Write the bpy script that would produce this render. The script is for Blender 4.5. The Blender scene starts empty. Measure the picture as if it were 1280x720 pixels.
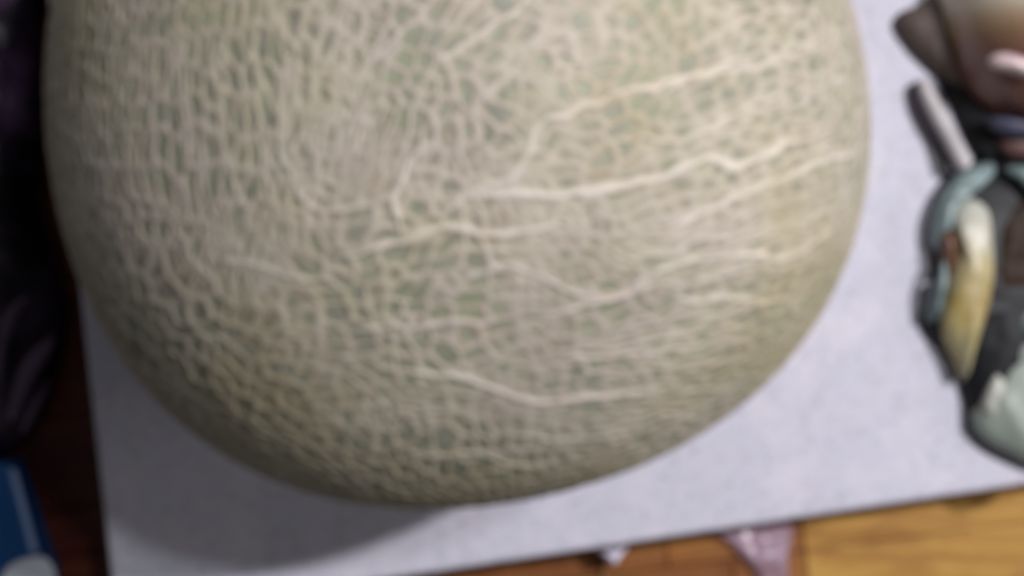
import bpy, bmesh, math, random
import numpy as np
from mathutils import Vector, noise

random.seed(7)
rng = np.random.default_rng(7)
S = bpy.context.scene
C = S.collection
R = math.radians

# ------------------------------------------------------------------ camera
H = 0.309                      # camera height above the slab's top face (z = 0)
FPX = 1500.0                   # focal length in photo pixels (1280 wide)
cam_d = bpy.data.cameras.new('camera')
cam_d.sensor_width = 36
cam_d.lens = FPX / 1280 * 36
cam_d.clip_start = 0.01
cam_d.clip_end = 20
cam_d.dof.use_dof = True       # the phone has missed focus: it is set just in front of the melon
cam_d.dof.focus_distance = 0.045
cam_d.dof.aperture_fstop = 72
cam = bpy.data.objects.new('camera', cam_d)
cam.location = (0, 0, H)
C.objects.link(cam)
S.camera = cam

# ------------------------------------------------------------------ light
w = bpy.data.worlds.new('World')
S.world = w
w.use_nodes = True
bg = w.node_tree.nodes['Background']
bg.inputs[0].default_value = (0.97, 0.95, 1.0, 1)
bg.inputs[1].default_value = 0.088


def lamp(name, d, dist, size, power, col):
    l = bpy.data.lights.new(name, 'AREA')
    l.shape = 'DISK'
    l.size = size
    l.energy = power
    l.color = col
    o = bpy.data.objects.new(name, l)
    v = Vector(d).normalized()
    o.location = Vector((-0.01, 0.03, 0.03)) + v * dist
    o.rotation_euler = v.to_track_quat('Z', 'Y').to_euler()
    C.objects.link(o)
    return o


lamp('main_lamp', (0.54, 0.215, 0.81), 0.9, 0.04, 6.1, (1.0, 0.955, 0.985))
lamp('second_lamp', (0.36, 0.225, 0.90), 0.9, 0.05, 2.0, (0.93, 0.95, 1.0))

lamp('low_fill_light', (0.88, -0.10, 0.44), 0.9, 0.25, 0.95, (1.0, 0.97, 0.93))  # added soft fill from the right, brightens the melon's right rim

S.view_settings.view_transform = 'Standard'
S.view_settings.look = 'None'
S.view_settings.exposure = 0
S.view_settings.gamma = 1


# ------------------------------------------------------------------ helpers
def at(px, py, z=0.0):
    k = (H - z) / FPX
    return Vector(((px - 640) * k, -(py - 360) * k, z))


def lin(r, g, b):
    f = lambda c: ((c / 255) / 12.92) if c / 255 <= .04045 else (((c / 255) + .055) / 1.055) ** 2.4
    return (f(r), f(g), f(b), 1)


def link(name, me, mat=None, parent=None, smooth=True):
    o = bpy.data.objects.new(name, me)
    C.objects.link(o)
    if mat:
        me.materials.append(mat)
    if parent:
        o.parent = parent
    if smooth:
        me.polygons.foreach_set('use_smooth', [True] * len(me.polygons))
    return o


def thing(name, label, cat, loc=(0, 0, 0), group=None):
    o = bpy.data.objects.new(name, None)
    o.empty_display_size = 0.01
    o.location = loc
    C.objects.link(o)
    o['label'] = label
    o['category'] = cat
    if group:
        o['group'] = group
    return o


def local(o, pts):
    l = Vector(o.location)
    return [Vector(p) - l for p in pts]


class Mat:
    def __init__(s, name, rough=.6, spec=.4):
        s.m = bpy.data.materials.new(name)
        s.m.use_nodes = True
        s.nt = s.m.node_tree
        s.b = s.nt.nodes['Principled BSDF']
        s.b.inputs['Roughness'].default_value = rough
        s.b.inputs['Specular IOR Level'].default_value = spec
        s.tc = s.nt.nodes.new('ShaderNodeTexCoord')

    def noise(s, scale, detail=4, rough=.55, stretch=(1, 1, 1), rot=(0, 0, 0), dist=0.0):
        mp = s.nt.nodes.new('ShaderNodeMapping')
        mp.inputs['Scale'].default_value = stretch
        mp.inputs['Rotation'].default_value = rot
        s.nt.links.new(s.tc.outputs['Object'], mp.inputs['Vector'])
        n = s.nt.nodes.new('ShaderNodeTexNoise')
        n.inputs['Scale'].default_value = scale
        n.inputs['Detail'].default_value = detail
        n.inputs['Roughness'].default_value = rough
        n.inputs['Distortion'].default_value = dist
        s.nt.links.new(mp.outputs[0], n.inputs['Vector'])
        return n.outputs['Fac']

    def ramp(s, fac, stops):
        r = s.nt.nodes.new('ShaderNodeValToRGB')
        e = r.color_ramp.elements
        e[0].position, e[0].color = stops[0]
        e[1].position, e[1].color = stops[-1]
        for p, c in stops[1:-1]:
            x = e.new(p)
            x.color = c
        s.nt.links.new(fac, r.inputs[0])
        return r.outputs[0]

    def mix(s, fac, a, b, mode='MIX'):
        m = s.nt.nodes.new('ShaderNodeMix')
        m.data_type = 'RGBA'
        m.blend_type = mode
        for sock, v in ((m.inputs[0], fac), (m.inputs[6], a), (m.inputs[7], b)):
            if isinstance(v, (int, float, tuple)):
                sock.default_value = v
            else:
                s.nt.links.new(v, sock)
        return m.outputs[2]

    def attr(s, name):
        a = s.nt.nodes.new('ShaderNodeAttribute')
        a.attribute_name = name
        return a.outputs['Fac']

    def color(s, v):
        if isinstance(v, tuple):
            s.b.inputs['Base Color'].default_value = v
        else:
            s.nt.links.new(v, s.b.inputs['Base Color'])
        return s

    def bump(s, h, strength=.3, distance=.0005):
        b = s.nt.nodes.new('ShaderNodeBump')
        b.inputs['Strength'].default_value = strength
        b.inputs['Distance'].default_value = distance
        s.nt.links.new(h, b.inputs['Height'])
        s.nt.links.new(b.outputs[0], s.b.inputs['Normal'])
        return s


def catmull(pts, n=6, closed=False):
    pts = [np.array(p, float) for p in pts]
    out = []
    N = len(pts)
    rngi = range(N if closed else N - 1)
    for i in rngi:
        p1, p2 = pts[i], pts[(i + 1) % N]
        p0 = pts[i - 1] if (closed or i > 0) else 2 * p1 - p2
        p3 = pts[(i + 2) % N] if (closed or i + 2 < N) else 2 * p2 - p1
        for k in range(n):
            t = k / n
            out.append(.5 * ((2 * p1) + (p2 - p0) * t + (2 * p0 - 5 * p1 + 4 * p2 - p3) * t * t + (3 * p1 - p0 - 3 * p2 + p3) * t ** 3))
    if not closed:
        out.append(pts[-1])
    return out


def pillow(name, outline, z0, h, mat, parent, wrinkle=0.0, wscale=60, rings=14, power=.5, seed=0, centre=None, sub=5):
    """a closed, domed, creased body whose plan outline is given (photo pixels at height z0)"""
    loc = Vector(parent.location) if parent else Vector((0, 0, 0))
    ol = [at(p[0], p[1], z0) for p in catmull(outline, sub, True)]
    c = at(centre[0], centre[1], z0) if centre else sum(ol, Vector()) / len(ol)
    N = len(ol)
    vs, fs = [], []
    off = Vector((seed * 7.3, seed * 3.1, 0))

    def wr(p):
        q = p * wscale + off
        a = 1 - 2 * abs(noise.noise(q))
        b = noise.noise(q * 2.3 + Vector((5, 5, 5)))
        return a * .7 + b * .5
    for r in range(rings + 1):
        s = 1 - r / (rings + 1)
        for p in ol:
            q = c + (p - c) * s
            prof = (1 - s ** 2.4) ** power
            z = z0 + h * prof + wrinkle * wr(q) * min(1, 2.5 * (1 - s))
            vs.append(Vector((q.x, q.y, max(z, z0))))
    vs.append(Vector((c.x, c.y, z0 + h + wrinkle * wr(c))))
    top = len(vs) - 1
    for r in range(rings):
        for i in range(N):
            j = (i + 1) % N
            fs.append((r * N + i, r * N + j, (r + 1) * N + j, (r + 1) * N + i))
    for i in range(N):
        fs.append((rings * N + i, rings * N + (i + 1) % N, top))
    # underside
    b0 = len(vs)
    for p in ol:
        q = c + (p - c) * .97
        vs.append(Vector((q.x, q.y, z0 - min(.0015, h * .2))))
    for i in range(N):
        j = (i + 1) % N
        fs.append((j, i, b0 + i, b0 + j))
    fs.append(tuple(b0 + i for i in reversed(range(N))))
    me = bpy.data.meshes.new(name)
    me.from_pydata([v - loc for v in vs], [], fs)
    bm = bmesh.new()
    bm.from_mesh(me)
    bmesh.ops.recalc_face_normals(bm, faces=bm.faces)
    bm.to_mesh(me)
    bm.free()
    return link(name, me, mat, parent)


def tube(name, pts, rad, mat, parent, seg=10, flat=1.0):
    """round or flattened tube with rounded ends through 3-D points; rad = one radius or one per point"""
    loc = Vector(parent.location) if parent else Vector((0, 0, 0))
    if not hasattr(rad, '__len__'):
        rad = [rad] * len(pts)
    pr = catmull([list(p) + [r] for p, r in zip(pts, rad)], 6)
    P = [Vector(p[:3]) for p in pr]
    Rr = [p[3] for p in pr]
    P = [P[0] - (P[1] - P[0]).normalized() * Rr[0] * .5] + P + [P[-1] + (P[-1] - P[-2]).normalized() * Rr[-1] * .5]
    Rr = [Rr[0] * .45] + Rr + [Rr[-1] * .45]
    vs, fs = [], []
    for i, p in enumerate(P):
        t = (P[min(i + 1, len(P) - 1)] - P[max(i - 1, 0)]).normalized()
        s = t.cross(Vector((0, 0, 1)))
        s = s.normalized() if s.length > 1e-4 else Vector((1, 0, 0))
        u = s.cross(t).normalized()
        for k in range(seg):
            a = 2 * math.pi * k / seg
            vs.append(p + s * math.cos(a) * Rr[i] + u * math.sin(a) * Rr[i] * flat - loc)
    for i in range(len(P) - 1):
        for k in range(seg):
            l = (k + 1) % seg
            fs.append((i * seg + k, i * seg + l, (i + 1) * seg + l, (i + 1) * seg + k))
    fs.append(tuple(range(seg)))
    fs.append(tuple((len(P) - 1) * seg + k for k in reversed(range(seg))))
    me = bpy.data.meshes.new(name)
    me.from_pydata(vs, [], fs)
    return link(name, me, mat, parent)


def slab_mesh(name, corners, z0, z1, bev, mat, parent=None, segs=3):
    loc = Vector(parent.location) if parent else Vector((0, 0, 0))
    bm = bmesh.new()
    lo = [bm.verts.new(Vector((c[0], c[1], z0)) - loc) for c in corners]
    hi = [bm.verts.new(Vector((c[0], c[1], z1)) - loc) for c in corners]
    n = len(corners)
    bm.faces.new(list(reversed(lo)))
    bm.faces.new(hi)
    for i in range(n):
        j = (i + 1) % n
        bm.faces.new((lo[i], lo[j], hi[j], hi[i]))
    bmesh.ops.recalc_face_normals(bm, faces=bm.faces)
    bmesh.ops.bevel(bm, geom=list(bm.edges), offset=bev, segments=segs, affect='EDGES', profile=.5)
    me = bpy.data.meshes.new(name)
    bm.to_mesh(me)
    bm.free()
    return link(name, me, mat, parent, smooth=False)


# ------------------------------------------------------------------ setting: wooden boards under everything
ZF = -0.034                    # top of the boards


def wood(name, a, b, c):
    m = Mat(name, .5, .35)
    g = m.noise(9, 6, .6, (1.0, 9, 1), (0, 0, R(-7)), 1.2)
    base = m.ramp(g, [(.25, a), (.5, b), (.75, c)])
    blotch = m.noise(38, 3, .6, (1, 2.2, 1), (0, 0, R(-7)))
    dark = m.ramp(blotch, [(.45, (1, 1, 1, 1)), (.72, (.62, .5, .42, 1))])
    m.color(m.mix(1.0, base, dark, 'MULTIPLY'))
    m.bump(g, .25, .0006)
    return m.m


w_red = wood('reddish wood', lin(104, 58, 24), lin(132, 82, 38), lin(150, 100, 46))
w_dark = wood('dark red wood', lin(80, 38, 18), lin(100, 52, 26), lin(116, 64, 30))
w_shaded = wood('shade darkened wood', lin(60, 18, 9), lin(80, 28, 12), lin(112, 58, 20))  # shade over the left boards is put into this darker wood colour
w_mid = wood('orange brown wood', lin(120, 70, 30), lin(144, 92, 42), lin(160, 108, 50))
w_honey = wood('honey wood', lin(158, 110, 48), lin(182, 138, 66), lin(200, 158, 80))
floor = bpy.data.objects.new('floor', None)
C.objects.link(floor)
floor.location = (0, 0, ZF)
floor['kind'] = 'structure'
ang = R(7.2)
ux, uy = Vector((math.cos(ang), math.sin(ang), 0)), Vector((-math.sin(ang), math.cos(ang), 0))


def plank(px0, px1, v0, v1, mat, dz=0.0):
    """board along ux; v in photo pixels below the picture centre at floor level"""
    k = (H - ZF) / FPX
    g = .00012                   # narrow joints
    a, b = px0 * k + g, px1 * k - g
    c, d = -v1 * k + g, -v0 * k - g
    cs = [ux * a + uy * c, ux * b + uy * c, ux * b + uy * d, ux * a + uy * d]
    o = slab_mesh('plank', cs, ZF - .012, ZF + dz, .0005, mat, floor, 2)
    return o


rows = [(-470, -330), (-330, -190), (-190, -50), (-50, 90), (90, 205), (205, 262), (262, 300)]
for i, (v0, v1) in enumerate(rows):
    j = [-260, -110, -200, -150, -240, -90, -180][i]
    plank(-1100, j, v0, v1, w_shaded, -.0003 * (i % 3))
    plank(j, 1100, v0, v1, [w_red, w_dark, w_honey][i % 3], -.0004 * ((i + 1) % 3))
plank(-1100, -420, 300, 372, w_shaded)
plank(-420, 150, 300, 372, w_red, -.0004)
plank(150, 322, 300, 372, w_mid, -.0003)
plank(322, 1100, 300, 372, w_honey, 0)
plank(-1100, 230, 372, 520, w_red, -.0002)
plank(230, 322, 372, 520, w_mid, -.0002)
plank(322, 1100, 372, 520, w_honey, -.0005)
sub = Mat('dusty underfloor', .9, .1).color((.02, .012, .008, 1)).m
kf = (H - ZF) / FPX
under = slab_mesh('underfloor', [ux * (sx * 1150 * kf) + uy * (sy * 560 * kf) for sx, sy in ((-1, -1), (1, -1), (1, 1), (-1, 1))], ZF - .02, ZF - .0125, .001, sub, floor)

# ------------------------------------------------------------------ pale slab
sm = Mat('pale speckled stone', .55, .35)
n1 = sm.noise(38, 6, .72)
c1 = sm.ramp(n1, [(.3, lin(186, 188, 196)), (.42, lin(205, 203, 216)), (.5, lin(198, 198, 211)), (.58, lin(210, 207, 219)), (.7, lin(217, 214, 224))])
n2 = sm.noise(420, 3, .7)
c2 = sm.ramp(n2, [(.33, (.70, .70, .72, 1)), (.44, (1, 1, 1, 1))])
n3 = sm.noise(150, 4, .7)
c3 = sm.ramp(n3, [(.54, (1, 1, 1, 1)), (.70, (.86, .84, .83, 1))])
sm.color(sm.mix(1.0, sm.mix(1.0, c1, c2, 'MULTIPLY'), c3, 'MULTIPLY'))
sm.bump(n2, .25, .0003)
BL = at(143, 776)                # lower left corner, hidden below the frame
e_r = (at(1280, 606) - at(520, 719)).normalized()
e_u = (at(61, 0) - at(139, 720)).normalized()
slab = slab_mesh('stone_slab', [BL, BL + e_r * .42, BL + e_r * .42 + e_u * .34, BL + e_u * .34], ZF + .0005, 0, .0016, sm.m)
slab['label'] = 'pale grey speckled stone slab under the melon, square cut'
slab['category'] = 'stone slab'

# ------------------------------------------------------------------ the melon
MC = Vector((-0.0107, 0.0340, 0.0745))
RM = 0.0770
CM = 0.0745


def skin_r(phi):
    """the melon is not quite round in plan"""
    return RM * (1 - .0028 * np.cos(2 * phi) - .0078 * np.sin(2 * phi) + .0138 * np.cos(3 * phi) - .0128 * np.sin(3 * phi) - .0071 * np.cos(4 * phi) - .0066 * np.sin(4 * phi))


def surf(theta, phi, add=0.0):
    """theta from the top, phi round; numpy arrays -> xyz relative to MC"""
    r = skin_r(phi)
    x = (r + add) * np.sin(theta) * np.cos(phi)
    y = (r + add) * np.sin(theta) * np.sin(phi)
    z = (CM + add) * np.cos(theta)
    z = np.maximum(z, -CM + .0004)
    return x, y, z


def px_to_arc(pts):
    """photo pixel -> flat chart of the melon's skin (arc length from the top, direction kept)"""
    out = []
    for px, py in pts:
        d = Vector(((px - 640) / FPX, -(py - 360) / FPX, -1))
        o = Vector((0, 0, H)) - MC
        r = RM
        for _ in range(3):
            a = Vector((d.x / r, d.y / r, d.z / CM))
            b = Vector((o.x / r, o.y / r, o.z / CM))
            A, B, Cc = a.dot(a), 2 * a.dot(b), b.dot(b) - 1
            D = max(B * B - 4 * A * Cc, 0)
            t = (-B - math.sqrt(D)) / (2 * A)
            p = b + a * t
            r = float(skin_r(math.atan2(p.y, p.x)))
        p.normalize()
        th = math.acos(max(-1, min(1, p.z)))
        ph = math.atan2(p.y, p.x)
        out.append((RM * th * math.cos(ph), RM * th * math.sin(ph)))
    return out


def vnoise(x, y, seed):
    """smooth value noise on arrays, -1..1"""
    g = np.random.default_rng(seed).uniform(-1, 1, (256, 256))
    xi, yi = np.floor(x).astype(int), np.floor(y).astype(int)
    fx, fy = x - xi, y - yi
    fx = fx * fx * (3 - 2 * fx)
    fy = fy * fy * (3 - 2 * fy)
    x0, x1, y0, y1 = xi & 255, (xi + 1) & 255, yi & 255, (yi + 1) & 255
    return (g[x0, y0] * (1 - fx) + g[x1, y0] * fx) * (1 - fy) + (g[x0, y1] * (1 - fx) + g[x1, y1] * fx) * fy


def net(x, y, su, sv, angle, width, seed):
    """cell net: cells su long (direction angle) and sv wide; returns 0..1 ridge height"""
    ca, sa = math.cos(angle), math.sin(angle)
    u = (x * ca + y * sa) / su
    v = (-x * sa + y * ca) / sv
    iu, iv = np.floor(u).astype(int), np.floor(v).astype(int)
    G = np.random.default_rng(seed)
    ju, jv = G.uniform(.12, .88, (256, 256)), G.uniform(.12, .88, (256, 256))
    f1 = np.full(x.shape, 9.0)
    f2 = np.full(x.shape, 9.0)
    id1 = np.zeros(x.shape, int)
    id2 = np.zeros(x.shape, int)
    for a in (-2, -1, 0, 1, 2):
        for b in (-2, -1, 0, 1, 2):
            cu, cv = iu + a, iv + b
            h = (cu & 255, cv & 255)
            d = np.hypot(cu + ju[h] - u, cv + jv[h] - v)
            k = (cu & 255) * 256 + (cv & 255)
            m1 = d < f1
            m2 = (~m1) & (d < f2)
            f2 = np.where(m1, f1, np.where(m2, d, f2))
            id2 = np.where(m1, id1, np.where(m2, k, id2))
            f1 = np.where(m1, d, f1)
            id1 = np.where(m1, k, id1)
    # each strand has its own thickness
    e = (id1 + id2) * 2654435761 % 1000 / 1000.0
    wd = width * (.55 + .8 * e)
    return np.clip(1 - (f2 - f1) / wd, 0, 1)


STRANDS = [  # (half width in mm, height, photo pixels)
    (.80, 1.0, [(560, 262), (600, 243), (650, 245), (710, 245), (760, 233), (810, 225), (860, 205), (885, 198), (910, 208), (935, 203), (970, 185), (1000, 174), (1036, 163)]),
    (.70, .9, [(420, 322), (470, 312), (510, 298), (560, 285), (610, 295), (660, 285), (720, 275)]),
    (.62, .8, [(560, 262), (590, 240), (635, 225), (652, 205), (660, 185), (668, 162), (710, 140), (775, 115), (820, 107), (870, 95), (912, 75), (950, 62)]),
    (.65, .85, [(810, 300), (850, 280), (890, 262), (912, 248), (950, 234), (985, 218), (1030, 200), (1060, 192), (1082, 178)]),
    (.70, 1.0, [(880, 322), (915, 319), (945, 318), (970, 323), (1000, 312), (1022, 298), (1046, 282)]),
    (.60, .9, [(680, 396), (705, 388), (735, 381), (785, 365), (810, 348), (845, 331), (885, 321)]),
    (.55, .8, [(840, 364), (862, 375), (910, 370), (935, 375), (962, 376), (990, 370)]),
    (.75, 1.0, [(500, 464), (530, 467), (565, 470), (600, 478), (625, 488), (640, 495), (685, 500), (730, 494), (770, 492), (822, 487)]),
    (.50, .8, [(440, 416), (480, 410), (520, 408), (560, 403), (600, 405), (640, 396)]),
    (.50, .75, [(690, 447), (740, 446), (790, 442), (828, 438), (880, 430)]),
    (.65, .8, [(540, 178), (518, 192), (505, 212), (495, 238), (494, 262), (502, 290)]),
    (.46, .55, [(362, 60), (352, 110), (348, 160), (352, 195), (368, 232), (392, 258), (430, 262), (485, 249), (510, 240)]),
    (.50, .7, [(560, 352), (600, 342), (635, 331), (675, 345), (725, 366), (760, 372)]),
    (.50, .7, [(540, 82), (565, 62), (612, 32), (652, 8), (670, -20)]),
    (.42, .4, [(560, 160), (590, 140), (630, 102), (652, 72), (662, 50), (700, 20)]),
    (.45, .6, [(440, 96), (480, 62), (505, 35), (540, 5)]),
    (.45, .6, [(750, 172), (810, 174), (860, 173), (900, 150), (940, 130), (985, 110)]),
    (.45, .7, [(760, 310), (790, 322), (840, 318), (875, 300), (920, 296)]),
    (.40, .35, [(385, 40), (392, 90), (388, 140), (395, 190), (405, 225), (430, 240)]),
    (.38, .3, [(430, 60), (436, 110), (450, 160), (445, 205)]),
    (.40, .35, [(310, 20), (318, 80), (322, 150), (330, 210), (345, 262), (372, 290)]),
    (.40, .25, [(230, 40), (228, 110), (235, 180), (232, 250), (240, 290)]),
    (.38, .25, [(275, 30), (268, 90), (276, 150), (284, 210), (300, 250), (330, 270)]),
    (.36, .2, [(190, 30), (188, 100), (196, 180), (200, 250)]),
    (.36, .2, [(150, 60), (148, 130), (158, 210), (165, 270)]),
    (.50, .7, [(270, 322), (300, 325), (340, 334), (372, 348), (410, 350)]),
    (.40, .2, [(180, 470), (215, 490), (260, 505), (310, 520), (350, 545), (400, 560)]),
    (.45, .7, [(640, 540), (690, 548), (740, 546), (800, 538)]),
    (.45, .7, [(500, 560), (540, 570), (600, 566), (640, 580), (700, 578)]),
    (.40, .7, [(822, 530), (850, 520), (885, 505)]),
    (.36, .25, [(700, 20), (720, 60), (712, 100), (730, 130)]),
    (.36, .25, [(775, 0), (780, 40), (776, 80)]),
    (.36, .2, [(600, 180), (590, 140), (605, 100), (640, 60)]),
    (.40, .6, [(860, 60), (900, 40), (950, 20), (1000, 5)]),
]


_r = random.Random(5)
for y0 in range(30, 520, 21):                    # fine strands fanning out towards the right flank
    xe = 1075 - max(0, y0 - 230) * .55 + _r.uniform(-40, 0)
    xs_ = xe - _r.uniform(110, 300)
    sl = .36 - .22 * y0 / 520 + _r.uniform(-.06, .06)
    STRANDS.append((_r.uniform(.30, .44), _r.uniform(.3, .7), [(xs_ + (xe - xs_) * t, y0 + (1 - t) * (xe - xs_) * sl + _r.uniform(-7, 7)) for t in (0, .2, .4, .6, .8, 1)]))


def height(x, y):
    """ridge height field on the skin chart (metres)"""
    wx = x + .0007 * vnoise(x / .0034, y / .0034, 3) + .0024 * vnoise(x / .013, y / .013, 4)
    wy = y + .0007 * vnoise(x / .0034 + 40, y / .0034, 5) + .0024 * vnoise(x / .013 + 40, y / .013, 6)
    # region weights, centred on places of the skin
    def wgt(px, py, rad):
        c = px_to_arc([(px, py)])[0]
        return np.exp(-((x - c[0]) ** 2 + (y - c[1]) ** 2) / (2 * rad ** 2))
    regs = [
        (wgt(230, 120, .028), net(wx, wy, .0050, .0024, R(88), .42, 11)),      # upright rows
        (wgt(560, 90, .018), net(wx, wy, .0038, .0025, R(62), .42, 12)),       # diagonal
        (wgt(860, 150, .024), net(wx, wy, .0048, .0024, R(26), .46, 13)),      # rising to the right
        (wgt(820, 420, .024), net(wx, wy, .0046, .0026, R(14), .43, 14)),
        (wgt(500, 380, .022), net(wx, wy, .0036, .0027, R(5), .42, 15)),
        (wgt(230, 430, .024), net(wx, wy, .0034, .0054, R(-46), .38, 16)),     # lower left, along the rim
        (wgt(560, 600, .022), net(wx, wy, .0032, .0060, R(4), .38, 18)),
    ]
    tot = np.max([a for a, b in regs], axis=0) + 1e-9
    h = np.zeros(x.shape)
    for a, b in regs:
        k = np.clip((a / tot - .52) / .36, 0, 1)
        h = np.maximum(h, b * k)
    far = np.hypot(x, y) > .118
    if far.any():
        h = np.where(far, net(wx, wy, .0042, .0034, 0, .48, 17), h)
    h = h * (.66 + .12 * vnoise(x / .006, y / .006, 8))
    h = np.where(h > 0, h ** .8, 0)
    # long strands that run over the net
    sx = x + .0005 * vnoise(x / .0022, y / .0022, 23)
    sy = y + .0005 * vnoise(x / .0022 + 40, y / .0022, 24)
    for hw, hh, pts in STRANDS:
        P = catmull(px_to_arc(pts), 3)
        hw = hw * .0009
        xs = [p[0] for p in P]
        ys = [p[1] for p in P]
        m = (sx > min(xs) - .003) & (sx < max(xs) + .003) & (sy > min(ys) - .003) & (sy < max(ys) + .003)
        idx = np.nonzero(m)
        X, Y = sx[idx], sy[idx]
        best = np.full(X.shape, 1.0)
        n = len(P) - 1
        for i in range(n):
            a, b = P[i], P[i + 1]
            d = b - a
            L = d.dot(d) + 1e-12
            t = np.clip(((X - a[0]) * d[0] + (Y - a[1]) * d[1]) / L, 0, 1)
            s = (i + t) / n
            taper = np.clip(np.minimum(s, 1 - s) * 7, .25, 1) * (1 + .25 * np.sin(s * 37 + hw * 9e4))
            best = np.minimum(best, np.hypot(X - a[0] - t * d[0], Y - a[1] - t * d[1]) / taper)
        r = np.clip(1 - (best / (hw * 1.25)) ** 2, 0, 1) * (.62 + hh * .52)
        h[idx] = np.maximum(h[idx], r)
    return h


def melon():
    t = thing('melon', 'large round netted melon with grey green rind resting on the pale slab', 'melon', (MC.x, MC.y, 0))
    off = MC - Vector(t.location)
    th = np.concatenate([np.linspace(.004, R(98), 500), np.linspace(R(98), math.pi - .01, 90)[1:]])
    nph = 1500
    ph = np.linspace(0, 2 * math.pi, nph, endpoint=False)
    T, P = np.meshgrid(th, ph, indexing='ij')
    ax, ay = RM * T * np.cos(P), RM * T * np.sin(P)
    h = height(ax, ay)
    # smooth a little
    for _ in range(2):
        hp = np.pad(h, ((1, 1), (0, 0)), mode='edge')
        h = h * .5 + .125 * (np.roll(h, 1, 1) + np.roll(h, -1, 1) + hp[2:] + hp[:-2])
    top = .0005
    x, y, z = surf(T, P, (h - .13) * top)
    x, y, z = x + off.x, y + off.y, z + off.z
    V = np.stack([x, y, z], -1).reshape(-1, 3)
    nr = len(th)
    a = (np.arange(nr - 1)[:, None] * nph + np.arange(nph)[None, :])
    b = (np.arange(nr - 1)[:, None] * nph + (np.arange(nph)[None, :] + 1) % nph)
    F = np.stack([a, a + nph, b + nph, b], -1).reshape(-1, 4)
    hf = h.reshape(-1)
    keep = hf[F].max(1) > .12
    F = F[keep]
    used = np.unique(F)
    remap = np.full(len(V), -1)
    remap[used] = np.arange(len(used))
    me = bpy.data.meshes.new('netting')
    me.vertices.add(len(used))
    me.vertices.foreach_set('co', V[used].ravel())
    me.loops.add(len(F) * 4)
    me.loops.foreach_set('vertex_index', remap[F].ravel().astype(np.int32))
    me.polygons.add(len(F))
    me.polygons.foreach_set('loop_start', np.arange(0, len(F) * 4, 4, dtype=np.int32))
    me.update(calc_edges=True)
    at_ = me.attributes.new('ridge', 'FLOAT', 'POINT')
    at_.data.foreach_set('value', hf[used].astype(np.float32))
    cork = Mat('corky netting', .78, .25)
    base = cork.ramp(cork.attr('ridge'), [(.08, lin(164, 156, 138)), (.42, lin(182, 174, 156)), (.62, lin(190, 182, 166)), (1.0, lin(220, 211, 198))])
    pt = cork.noise(24, 4, .6)
    tint = cork.ramp(pt, [(.32, (.84, .81, .66, 1)), (.44, (.95, .94, .86, 1)), (.54, (1, 1, 1, 1)), (.68, (.93, .90, .95, 1))])
    pk = cork.noise(70, 3, .6)
    tint2 = cork.ramp(pk, [(.30, (.93, .95, .90, 1)), (.45, (1, 1, 1, 1)), (.60, (1, 1, 1, 1)), (.76, (1.0, .93, .86, 1))])
    fine = cork.noise(600, 3, .6)
    ft = cork.ramp(fine, [(.3, (.86, .86, .86, 1)), (.7, (1, 1, 1, 1))])
    cork.color(cork.mix(1, cork.mix(1, cork.mix(1, base, tint, 'MULTIPLY'), tint2, 'MULTIPLY'), ft, 'MULTIPLY'))
    cork.bump(fine, .4, .00025)
    o = link('netting', me, cork.m, t)
    o['kind'] = 'stuff'
    # smooth rind below the netting
    T2, P2 = np.meshgrid(np.linspace(0.001, math.pi - .001, 150), np.linspace(0, 2 * math.pi, 300, endpoint=False), indexing='ij')
    dim = .00010 * vnoise(RM * T2 * np.cos(P2) / .003, RM * T2 * np.sin(P2) / .003, 31)
    x, y, z = surf(T2, P2, dim)
    V = np.stack([x + off.x, y + off.y, z + off.z], -1).reshape(-1, 3)
    F = []
    for i in range(149):
        for j in range(300):
            k = (j + 1) % 300
            F.append((i * 300 + j, (i + 1) * 300 + j, (i + 1) * 300 + k, i * 300 + k))
    F.append(tuple(range(300)))
    F.append(tuple(149 * 300 + j for j in reversed(range(300))))
    me = bpy.data.meshes.new('rind')
    me.from_pydata(V.tolist(), [], F)
    rind = Mat('grey green rind', .5, .35)
    a = rind.noise(26, 4, .6)
    b = rind.noise(170, 3, .6)
    ca = rind.ramp(a, [(.3, lin(164, 156, 122)), (.42, lin(157, 158, 130)), (.5, lin(151, 150, 136)), (.58, lin(157, 161, 134)), (.7, lin(149, 151, 142))])
    cb = rind.ramp(b, [(.35, (.72, .74, .72, 1)), (.65, (1, 1, 1, 1))])
    rind.color(rind.mix(1, ca, cb, 'MULTIPLY'))
    rind.bump(b, .2, .0003)
    link('rind', me, rind.m, t)
    return t


melon()


# ------------------------------------------------------------------ things on the right of the slab
def simple(name, c, rough=.35, spec=.5, vary=.75, scale=90, bump=.3):
    m = Mat(name, rough, spec)
    n = m.noise(scale, 4, .6)
    dark = (c[0] * vary, c[1] * vary, c[2] * vary, 1)
    m.color(m.ramp(n, [(.3, dark), (.65, c)]))
    m.bump(n, bump, .0006)
    return m.m


m_black = simple('dark film', lin(34, 36, 38), .5, .25, .35, 110)
m_mint = simple('pale teal film', lin(142, 162, 162), .4, .45, .45, 110)
m_white = simple('milky highlight', lin(186, 188, 178), .4, .45, .6, 110)
m_grey = simple('pale grey edge', lin(204, 200, 200), .5, .4)
m_plum = simple('dark plum shade', lin(70, 60, 70), .5, .4)
m_olive = simple('olive yellow pieces', lin(150, 138, 84), .4, .4)
m_amber = simple('amber brown pieces', lin(104, 66, 38), .35, .5)
m_sage = simple('sage green film', lin(158, 168, 158), .45, .4, .72, 50)
m_flap = simple('dark brown papery skin', lin(92, 80, 74), .6, .3)

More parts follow.
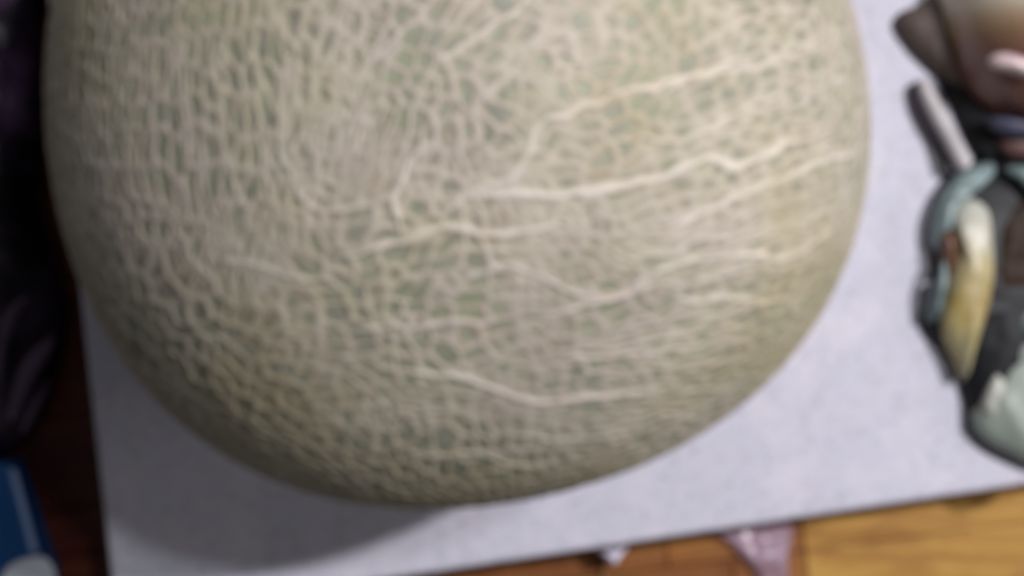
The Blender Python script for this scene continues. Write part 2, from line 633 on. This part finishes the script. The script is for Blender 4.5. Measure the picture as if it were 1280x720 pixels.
pk = thing('plastic_packet', 'crumpled glossy plastic packet with mint, yellow and black patches lying right of the melon', 'packet', at(1290, 400))
pillow('dark_film', [(1166, 250), (1178, 222), (1205, 203), (1260, 190), (1330, 185), (1420, 230), (1450, 400), (1410, 560), (1340, 612), (1285, 588), (1240, 572), (1210, 545), (1203, 505), (1186, 452), (1163, 430), (1148, 408), (1152, 388), (1166, 360), (1165, 300)], .0, .0085, m_black, pk, .0005, 110, seed=1)
m_cream = simple('cream and yellow film', lin(190, 182, 140), .35, .5, .62, 120)
m_slate = simple('slate teal film', lin(96, 112, 112), .35, .5, .5, 120)
m_umb = simple('dark umber pieces', lin(58, 42, 32), .6, .2, .4, 120)
pillow('teal_fold', [(1164, 306), (1164, 276), (1176, 240), (1200, 214), (1236, 202), (1244, 214), (1222, 234), (1198, 252), (1184, 280), (1174, 312)], .0035, .0046, m_mint, pk, .0009, 140, seed=21, centre=(1184, 262))
gm = Mat('marbled gold film', .38, .5)
gs = gm.nt.nodes.new('ShaderNodeSeparateXYZ')
gm.nt.links.new(gm.tc.outputs['Object'], gs.inputs[0])
g1 = gm.nt.nodes.new('ShaderNodeMapRange')
g1.inputs['From Min'].default_value = -.018
g1.inputs['From Max'].default_value = .032
gm.nt.links.new(gs.outputs['Y'], g1.inputs['Value'])
ga = gm.nt.nodes.new('ShaderNodeMath')
ga.operation = 'MULTIPLY_ADD'
gm.nt.links.new(gm.noise(90, 3, .6, (2.2, .8, 1)), ga.inputs[0])
ga.inputs[1].default_value = .7
gn = gm.nt.nodes.new('ShaderNodeMath')
gn.operation = 'ADD'
gn.inputs[1].default_value = -.35
gm.nt.links.new(g1.outputs[0], gn.inputs[0])
gm.nt.links.new(gn.outputs[0], ga.inputs[2])
gm.color(gm.ramp(ga.outputs[0], [(.05, lin(120, 126, 118)), (.22, lin(176, 164, 116)), (.42, lin(158, 138, 80)), (.62, lin(178, 164, 122)), (.95, lin(190, 192, 180))]))
pillow('printed_panel', [(1188, 266), (1208, 246), (1232, 258), (1238, 300), (1240, 345), (1232, 390), (1216, 440), (1204, 478), (1192, 452), (1178, 424), (1172, 392), (1180, 350), (1190, 310)], .0045, .0062, gm.m, pk, .0008, 130, seed=2, centre=(1208, 350))
pillow('amber_piece', [(1172, 285), (1184, 280), (1192, 310), (1190, 340), (1181, 346), (1174, 320)], .0048, .0042, m_amber, pk, .0005, 160, seed=3)
tube('crease', [at(1180, 330, .0075), at(1178, 356, .0085), at(1172, 384, .0075)], [.0007, .0010, .0007], m_mint, pk)
pillow('slate_piece', [(1160, 360), (1174, 352), (1178, 378), (1170, 400), (1156, 400)], .003, .0048, m_slate, pk, .0006, 150, seed=25)
pillow('umber_piece', [(1238, 330), (1248, 290), (1262, 262), (1300, 250), (1330, 300), (1310, 360), (1270, 384), (1248, 392), (1238, 366)], .0066, .0020, m_umb, pk, .0012, 110, seed=26)
pillow('slate_panel', [(1262, 372), (1284, 340), (1330, 330), (1370, 380), (1350, 420), (1290, 430), (1254, 424)], .0050, .0042, m_slate, pk, .0009, 120, seed=27)
pillow('sage_panel', [(1242, 446), (1258, 412), (1300, 400), (1370, 420), (1390, 500), (1360, 578), (1308, 590), (1262, 570), (1230, 552), (1214, 528), (1222, 488)], .0035, .0062, m_sage, pk, .0016, 75, seed=5)
pillow('pale_highlight', [(1228, 500), (1244, 462), (1256, 478), (1252, 512), (1240, 524), (1230, 516)], .0066, .0022, m_white, pk, .0006, 140, seed=28)  # white highlight on the sage film, put in as a pale raised patch
tube('fold', [at(1262, 212, .008), at(1285, 222, .0095), at(1310, 262, .0095)], [.0012, .0020, .0016], m_mint, pk)

st = thing('flat_stick', 'pale grey flat stick with plum coloured shaded edge between the packet and the onion', 'stick', at(1178, 155))
tube('shaded_edge', [at(1147, 106, .0022), at(1152, 132, .0022), at(1170, 168, .0022), at(1192, 205, .0022)], [.0018, .0020, .0020, .0016], m_plum, st)  # shadow side of the stick, coloured in as a dark plum tube
tube('pale_face', [at(1154, 104, .0042), at(1166, 132, .0044), at(1184, 165, .005), at(1206, 205, .0072)], [.0017, .0021, .0021, .0021], m_grey, st)

on = thing('onion', 'glossy brown round onion with a pale top at the upper right corner', 'onion', at(1290, 20))
om = Mat('brown onion skin', .28, .5)
grd = om.noise(30, 3, .5)
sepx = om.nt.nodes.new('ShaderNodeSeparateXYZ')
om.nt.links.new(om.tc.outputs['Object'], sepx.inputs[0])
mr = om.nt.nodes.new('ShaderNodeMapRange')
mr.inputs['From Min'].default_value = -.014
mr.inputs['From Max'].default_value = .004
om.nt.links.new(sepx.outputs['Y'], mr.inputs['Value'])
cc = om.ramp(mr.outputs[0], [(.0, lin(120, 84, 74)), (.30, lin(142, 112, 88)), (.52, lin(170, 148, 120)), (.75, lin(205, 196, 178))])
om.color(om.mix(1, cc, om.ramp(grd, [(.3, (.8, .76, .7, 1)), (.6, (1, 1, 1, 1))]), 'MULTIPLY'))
pillow('bulb', [(1172, -30), (1168, 20), (1180, 66), (1204, 118), (1240, 150), (1290, 160), (1360, 150), (1410, 90), (1420, 0), (1380, -80), (1290, -120), (1210, -90)], .0015, .026, om.m, on, .0004, 60, rings=18, seed=6, centre=(1285, 30))
pillow('papery_skin', [(1116, 32), (1124, 16), (1150, 4), (1180, -24), (1215, -30), (1210, 40), (1222, 90), (1232, 130), (1205, 132), (1178, 104), (1150, 78), (1132, 58)], .0005, .0055, m_flap, on, .0008, 120, seed=7)
pillow('blue_reflection', [(1232, 150), (1250, 146), (1290, 154), (1340, 150), (1340, 166), (1290, 174), (1248, 168)], .0085, .0035, simple('slate blue reflection', lin(72, 74, 94), .5, .3), on, .0003, 120, seed=31)  # bluish reflection along the bulb's lower edge, built as a coloured band
pillow('flake_and_highlight', [(1236, 72), (1252, 66), (1276, 72), (1300, 84), (1290, 98), (1262, 90), (1242, 84)], .0215, .0030, simple('pinkish painted highlight', lin(214, 190, 190), .3, .6, .9), on, .0003, 120, seed=32)  # the bulb's pink highlight, painted as a pale raised patch
pillow('flake_and_highlight', [(1246, 178), (1270, 170), (1310, 176), (1300, 196), (1262, 198)], .0045, .0030, simple('pinkish brown skin', lin(104, 78, 74), .5, .3, .7), on, .0003, 120, seed=33)
sh = pillow('dark_gap_sheet', [(1170, 92), (1200, 70), (1250, 110), (1300, 140), (1310, 200), (1262, 206), (1226, 204), (1208, 180), (1190, 140)], .0003, .0045, m_black, on, .0006, 120, seed=8)  # black sheet filling the dark gap between bulb and stick

# ------------------------------------------------------------------ things left of the slab, down on the boards
bm_ = Mat('black plum bag film', .38, .4)
bn = bm_.noise(45, 4, .65, dist=1.5)
bm_.color(bm_.ramp(bn, [(.35, lin(12, 10, 18)), (.5, lin(30, 20, 34)), (.62, lin(66, 48, 72)), (.72, lin(40, 20, 30))]))
bm_.bump(bn, .5, .0015)
m_bag = bm_.m
bag = thing('plastic_bag', 'dark plum crumpled plastic bag in the shade left of the slab', 'plastic bag', at(0, 250, ZF))
pillow('film', [(-140, -60), (0, -80), (50, -40), (50, 60), (56, 160), (52, 260), (74, 330), (84, 400), (72, 470), (48, 530), (0, 572), (-120, 560), (-200, 300)], ZF + .0016, .018, m_bag, bag, .0055, 55, rings=26, seed=9, power=.6, sub=10)
m_fold_highlight = simple('plum fold highlight', lin(100, 82, 108), .3, .5, .45, 90, .4)  # lighter plum colours in the highlights along the bag's folds
zf = ZF + .0165
tube('fold', [at(14, 522, zf), at(26, 486, zf + .002), at(40, 455, zf + .002), at(58, 432, zf), at(66, 418, zf - .003)], [.0010, .0021, .0026, .0020, .0010], m_fold_highlight, bag, flat=.7)
tube('fold', [at(-4, 470, zf + .002), at(2, 430, zf + .003), at(14, 392, zf + .003), at(32, 372, zf + .001)], [.0010, .0018, .0018, .0008], m_fold_highlight, bag, flat=.7)
tube('fold', [at(28, 540, zf - .004), at(44, 505, zf - .003), at(60, 478, zf - .004)], [.0008, .0014, .0008], m_fold_highlight, bag, flat=.7)

bx = thing('blue_carton', 'deep blue carton with a pale stripe at the lower left corner', 'carton', at(-20, 660, ZF))
m_blue = simple('deep blue card', lin(6, 64, 116), .4, .4, .85, 20, .05)
m_stripe = simple('pale blue print', lin(120, 140, 176), .4, .4, .9, 20, .05)
m_cap = simple('white plastic', lin(190, 194, 202), .4, .4, .95, 20, .05)
zb = ZF + .0005
bt = zb + .012
q = [at(-110, 590, bt), at(10, 578, bt), at(58, 730, bt), at(-70, 770, bt)]
slab_mesh('box', [Vector((p.x, p.y, 0)) for p in reversed(q)], zb, bt, .001, m_blue, bx)
s4 = [at(12, 586, bt), at(20, 586, bt), at(48, 690, bt), at(39, 690, bt)]
slab_mesh('stripe', [Vector((p.x, p.y, 0)) for p in reversed(s4)], bt - .0004, bt + .0004, .0001, m_stripe, bx, 1)
pillow('label_patch', [(6, 712), (34, 697), (60, 699), (70, 730), (40, 750), (4, 742)], bt + .0001, .0009, m_cap, bx)

# ------------------------------------------------------------------ scraps of film under the lower edge
fm = Mat('pinkish clear film', .25, .5)
fm.color(fm.ramp(fm.noise(120, 3), [(.35, lin(170, 138, 150)), (.65, lin(216, 192, 214))]))
fm.b.inputs['Alpha'].default_value = .52
fs = pillow('film_scrap', [(880, 655), (905, 672), (925, 694), (945, 718), (965, 745), (985, 728), (986, 690), (990, 655), (940, 635)], ZF + .0008, .003, fm.m, None, .0016, 130, seed=12)
fs['label'] = 'pinkish translucent plastic film scrap poking out under the slab'
fs['category'] = 'plastic scrap'
tg = thing('white_tag', 'tiny white pointed tag with a thin string under the lower slab edge', 'tag', at(762, 690, ZF))
m_tag = simple('white film', lin(225, 222, 240), .4, .4, .9)
pillow('tip', [(742, 676), (782, 672), (776, 686), (764, 701), (754, 692)], ZF + .001, .012, m_tag, tg, power=.35)
tube('string', [at(760, 696, ZF + .004), at(756, 712, ZF + .001), at(751, 730, ZF + .001)], .0006, simple('tan string', lin(150, 110, 70)), tg)
